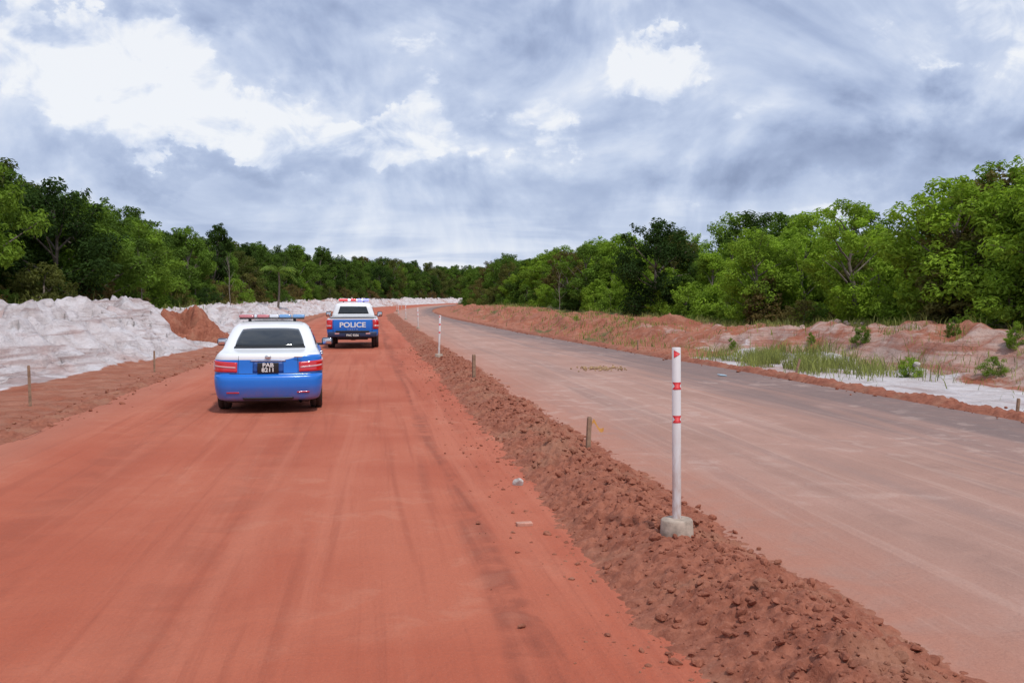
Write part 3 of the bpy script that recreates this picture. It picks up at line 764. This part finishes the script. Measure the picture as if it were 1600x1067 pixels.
text('plate_text_top','PAB',.088,(0,.036,.777),WT,car,1.15,.002);text('plate_text_bottom','8211',.088,(0,.036,.700),WT,car,1.15,.002)
v,f=lathe([(.001,.0),(.036,0),(.04,-.006),(.04,-.012)],24,'x');v=[(p[1]*1.25,p[0]*-1,p[2]*.85) for p in v];new_obj('badge',pyd('badge',v,f,[SIL]),car,(0,.055,.905))
v,f=box((0,0,0),(.13,.006,.022),.002);new_obj('trim_badge',pyd('trim_badge',v,f,[SIL]),car,(.47,.085,.905))
for sg in(-1,1):
    mirror_part(car,.95,2.95,1.03,sg,MPM)
    wheel(car,.745*sg,.98,.312,.2,sg);wheel(car,.745*sg,3.68,.312,.2,sg)
v,f=box((0,0,0),(1.3,4.0,.1),.03);new_obj('underbody',pyd('underbody',v,f,[BK]),car,(0,2.2,.22))
v,f=lathe([(.03,0),(.03,.25),(.024,.25),(.024,.02)],16,'z');v=[(p[0],p[2],p[1]) for p in v];new_obj('exhaust',pyd('exhaust',v,f,[CH]),car,(.5,.1,.2))
lightbar(car,1.75,1.475,1.12,[(BRL,1.1),(BRW,.22),(BRL,.9),(BRW,.7),(BRB,.9),(BRW,.12),(BRB,.9)],.08)
# ---- pickup
tr=new_obj('police_pickup_truck',None,None,(-5.75,35.9,0),(0,0,math.radians(8.0)))
def zo2(y,z):return -.10*float(ss(3.9,5.1,y))*float(ss(.7,1.05,z))
K2=[(.42,.80,.10,5.05,.10,.02),(.46,.88,.04,5.12,.12,.03),(.60,.915,.02,5.16,.12,.03),(.80,.925,.0,5.16,.12,.03),(.98,.92,.0,5.12,.12,.03),(1.07,.905,.01,5.02,.12,.03),(1.105,.885,.03,4.9,.12,.03),
    (1.115,.84,.10,4.6,.12,.02),(1.12,.80,1.55,4.2,.12,.02),(1.16,.79,1.60,4.08,.12,.02),(1.24,.775,1.62,3.95,.12,.02),(1.50,.69,1.70,3.55,.13,.03),(1.575,.66,1.75,3.42,.13,.03),(1.63,.60,1.86,3.25,.13,.03),(1.665,.45,2.05,3.05,.12,.02),(1.675,.3,2.2,2.9,.1,.02)]
s2=Shell(K2,zo2)
m2=s2.mesh('body',[paint('police_paint_truck',1.06,.0,.0),BK],lambda c:1 if (1.108<c.z<1.122 and c.y<1.52 and abs(c.x)<.86) else 0)
b2o=new_obj('body',m2,tr);recalc(b2o.data);cut_arches(b2o,(1.15,4.25),.46,.60,.42)
s2.patch('rear_window',1.245,1.52,1.5,22.5,GL_,tr,.007)
for sg in(0,1):
    f=(lambda i:i) if sg==0 else mir
    s2.patch('side_window',1.20,1.53,f(RS+8),f(RS+24),GL_,tr,.007);s2.patch('side_window',1.20,1.53,f(RS+26),f(RS+46),GL_,tr,.007)
    s2.patch('tail_light',.72,1.05,f(NR-2.2),f(RS+1.5),TLR,tr,.014)
    s2.patch('tail_light_clear',.80,.86,f(NR-1.8),f(RS+.8),TLC,tr,.018,2)
    s2.patch('tailgate_gap',.60,1.1,f(NR-2.7),f(NR-2.45),SEAM,tr,.003,6,2)
    for k in(RS+17,RS+26,RS+40):s2.patch('door_gap',.5,1.1,f(k),f(k+.18),SEAM,tr,.002,6,2)
s2.patch('windshield',1.2,1.55,RE+NC+1.5,RE+NC+NR-2,GL_,tr,.006)
v,f=box((0,0,0),(1.72,.2,.19),.04);new_obj('rear_bumper',pyd('rear_bumper',v,f,[simple('bumper_dark',(.02,.035,.09),.45)]),tr,(0,-.07,.53))
v,f=box((0,0,0),(1.2,.16,.06),.01);new_obj('bumper_step',pyd('bumper_step',v,f,[BK]),tr,(0,-.11,.635))
text('police_lettering','POLICE',.25,(0,-.004,.86),WT,tr,1.15,.006)
text('tailgate_name','V A S T O',.075,(0,-.004,.70),SIL,tr,1.2)
v,f=box((0,0,0),(.5,.012,.12),.004);new_obj('number_plate',pyd('number_plate',v,f,[PLT]),tr,(0,-.178,.50))
text('plate_text','PAC 9236',.105,(0,-.187,.50),WT,tr,1.0,.002)
for x in(-.55,.55):
    v,f=box((0,0,0),(.16,.015,.05),.005);new_obj('bumper_reflector',pyd('bumper_reflector',v,f,[TLC]),tr,(x,-.172,.56))
for sg in(-1,1):
    mirror_part(tr,1.0,3.55,1.2,sg,BK,(.2,.12,.2))
    wheel(tr,.80*sg,1.15,.385,.26,sg);wheel(tr,.80*sg,4.25,.385,.26,sg)
v,f=box((0,0,0),(1.1,4.6,.16),.03);new_obj('chassis',pyd('chassis',v,f,[BK]),tr,(0,2.6,.40))
v,f=tube([(-.75,1.15,.385),(.75,1.15,.385)],[.05,.05],10);new_obj('axle',quads('axle',v,f,[BK]),tr)
v,f=box((0,0,0),(.22,.22,.2),.05);new_obj('differential',pyd('differential',v,f,[BK]),tr,(0,1.15,.37))
lightbar(tr,2.35,1.70,1.12,[(BRLe,1.0),(BRWe,.3),(BRLe,.6),(BRWe,.15),(BRBe,.45),(BRWe,.15),(BRBe,.6)],.10)
# ------------------------------------------------------------ world
EL,AZ=math.radians(60),math.radians(150)
w=bpy.data.worlds.new('World');bpy.context.scene.world=w;w.use_nodes=True
m=M.__new__(M);m.nt=w.node_tree;nt=m.nt
bg=nt.nodes['Background'];outw=nt.nodes['World Output']
sky=m.n('ShaderNodeTexSky',sky_type='NISHITA');sky.sun_disc=False;sky.sun_elevation=EL;sky.sun_rotation=AZ
m.l(sky.outputs[0],bg.inputs[0]);bg.inputs[1].default_value=.10
tc=m.n('ShaderNodeTexCoord');D=tc.outputs['Generated']
sp=m.n('ShaderNodeSeparateXYZ');m.l(D,sp.inputs[0]);x,y,z=sp.outputs
az=m.math('ARCTAN2',x,y);el=m.math('ARCSINE',z)
def comb(a,b,c=0.):
    n=m.n('ShaderNodeCombineXYZ');m.val(a,n.inputs[0]);m.val(b,n.inputs[1]);m.val(c,n.inputs[2]);return n.outputs[0]
den=m.math('ADD',m.math('MAXIMUM',z,0.),.13)
Pp=comb(m.math('DIVIDE',x,den),m.math('DIVIDE',y,den))
Q=comb(az,m.math('MULTIPLY',el,1.35))
def vadd(a,b):
    v=m.n('ShaderNodeVectorMath',operation='ADD');m.val(a,v.inputs[0]);m.val(b,v.inputs[1]);return v.outputs[0]
wn=m.n('ShaderNodeTexNoise',noise_dimensions='2D');wn.inputs['Scale'].default_value=10;wn.inputs['Detail'].default_value=8;wn.inputs['Roughness'].default_value=.58;m.l(Q,wn.inputs['Vector'])
vs=m.n('ShaderNodeVectorMath',operation='SUBTRACT');m.l(wn.outputs['Color'],vs.inputs[0]);vs.inputs[1].default_value=(.5,.5,.5)
vm=m.n('ShaderNodeVectorMath',operation='MULTIPLY');m.l(vs.outputs[0],vm.inputs[0]);vm.inputs[1].default_value=(.20,.16,0)
QW=vadd(comb(az,el),vm.outputs[0])
blobs=[(150,110,150,70,.24),(290,150,120,80,.28),(400,225,80,60,.22),(1020,108,60,42,.42),(620,210,100,40,.28),(790,205,55,50,.26),(545,300,80,34,.24),(1560,40,120,80,.14),(20,40,90,60,.24),(1440,120,70,60,.06),(700,110,110,60,.08),(1100,240,90,26,.14),(200,230,140,30,.12),(900,130,60,40,.12),
 (420,5,330,38,-.20),(1400,225,330,50,-.36),(850,30,300,34,-.08),(960,295,330,32,-.18),(330,268,150,20,-.24),(1200,15,250,36,-.10),(1250,330,260,16,-.08),(60,250,90,24,-.12),(1250,100,110,60,-.08),(520,130,70,60,-.12)]
tot=None
for u,v_,ru,rv,a in blobs:
    ca=math.atan((u-800)/1555);ce=math.atan((465-v_)/1555*math.cos(ca))
    s1=m.n('ShaderNodeVectorMath',operation='MULTIPLY_ADD');m.l(QW,s1.inputs[0]);s1.inputs[1].default_value=(1555/ru,1555/rv,0);s1.inputs[2].default_value=(-ca*1555/ru,-ce*1555/rv,0)
    dp=m.n('ShaderNodeVectorMath',operation='DOT_PRODUCT');m.l(s1.outputs[0],dp.inputs[0]);m.l(s1.outputs[0],dp.inputs[1])
    q=m.math('MAXIMUM',m.math('SUBTRACT',1.0,m.math('MULTIPLY',dp.outputs['Value'],.30)),0.)
    g=m.math('MULTIPLY',m.math('MULTIPLY',q,q),a)
    tot=g if tot is None else m.math('ADD',tot,g)
def nz(vec,off,sc,det,ro,dist):
    return m.noise(vadd(vec,off),sc,det,ro,dist,'2D')
n1=nz(Pp,(3.3,1.7,0),.55,4,.5,.5)
a1=nz(Q,(5,2,0),5.5,9,.53,.4);a2=nz(Q,(4.99,2.028,0),5.5,5,.5,.4)
b1=nz(Q,(9,4,0),17,7,.58,.4);b2=nz(Q,(8.996,4.012,0),17,5,.55,.4)
fld=m.math('ADD',m.math('ADD',m.math('MULTIPLY',m.math('SUBTRACT',n1,.5),.38),m.math('MULTIPLY',m.math('SUBTRACT',a1,.5),.50)),tot)
puff=m.mapr(m.math('ADD',fld,m.math('MULTIPLY',m.math('SUBTRACT',b1,.5),.34)),.05,.13,0,1)
rel=m.math('ADD',m.math('MULTIPLY',m.math('SUBTRACT',a1,a2),.9),m.math('MULTIPLY',m.math('SUBTRACT',b1,b2),m.math('ADD',m.math('MULTIPLY',puff,.85),.10)))
br=m.math('ADD',m.math('ADD',m.math('MULTIPLY',fld,.72),rel),.655)
br=m.math('ADD',br,m.math('MULTIPLY',puff,.10))
st=m.noise(comb(m.math('MULTIPLY',az,3.),m.math('MULTIPLY',el,26.)),1.6,4,.55,.4,'2D')
hz=m.mapr(el,.12,.03,0,1)
br=m.math('ADD',br,m.math('MULTIPLY',hz,m.mapr(st,.3,.7,-.04,.26)))
cr=m.n('ShaderNodeValToRGB');e=cr.color_ramp;e.interpolation='LINEAR'
e.elements[0].position=.12;e.elements[0].color=(.19,.24,.38,1);e.elements[1].position=1.0;e.elements[1].color=(.88,.90,.94,1)
for p,c in((.30,(.28,.345,.52)),(.48,(.40,.48,.675)),(.64,(.53,.61,.79)),(.80,(.69,.75,.88))):
    q=e.elements.new(p);q.color=c+(1,)
m.l(br,cr.inputs[0])
cb=m.n('ShaderNodeBackground');m.l(cr.outputs[0],cb.inputs[0]);cb.inputs[1].default_value=1.05
mx=m.n('ShaderNodeMixShader');mx.inputs[0].default_value=.92;m.l(bg.outputs[0],mx.inputs[1]);m.l(cb.outputs[0],mx.inputs[2]);m.l(mx.outputs[0],outw.inputs[0])
# sun
sd=Vector((math.sin(AZ)*math.cos(EL),math.cos(AZ)*math.cos(EL),math.sin(EL)))
L=bpy.data.lights.new('sun','SUN');L.energy=2.5;L.angle=math.radians(4);L.color=(1,.96,.9)
lo=bpy.data.objects.new('sun',L);C.objects.link(lo);lo.rotation_euler=(-sd).to_track_quat('-Z','Y').to_euler()
# camera
cam=bpy.data.cameras.new('camera');cam.lens=35;cam.sensor_width=36;cam.clip_end=9000;cam.clip_start=.05
co=bpy.data.objects.new('camera',cam);C.objects.link(co);co.location=(0,0,1.85);co.rotation_euler=(math.radians(90-2.52),0,0)
sc=bpy.context.scene;sc.camera=co
sc.view_settings.view_transform='Standard';sc.view_settings.look='None';sc.view_settings.exposure=0
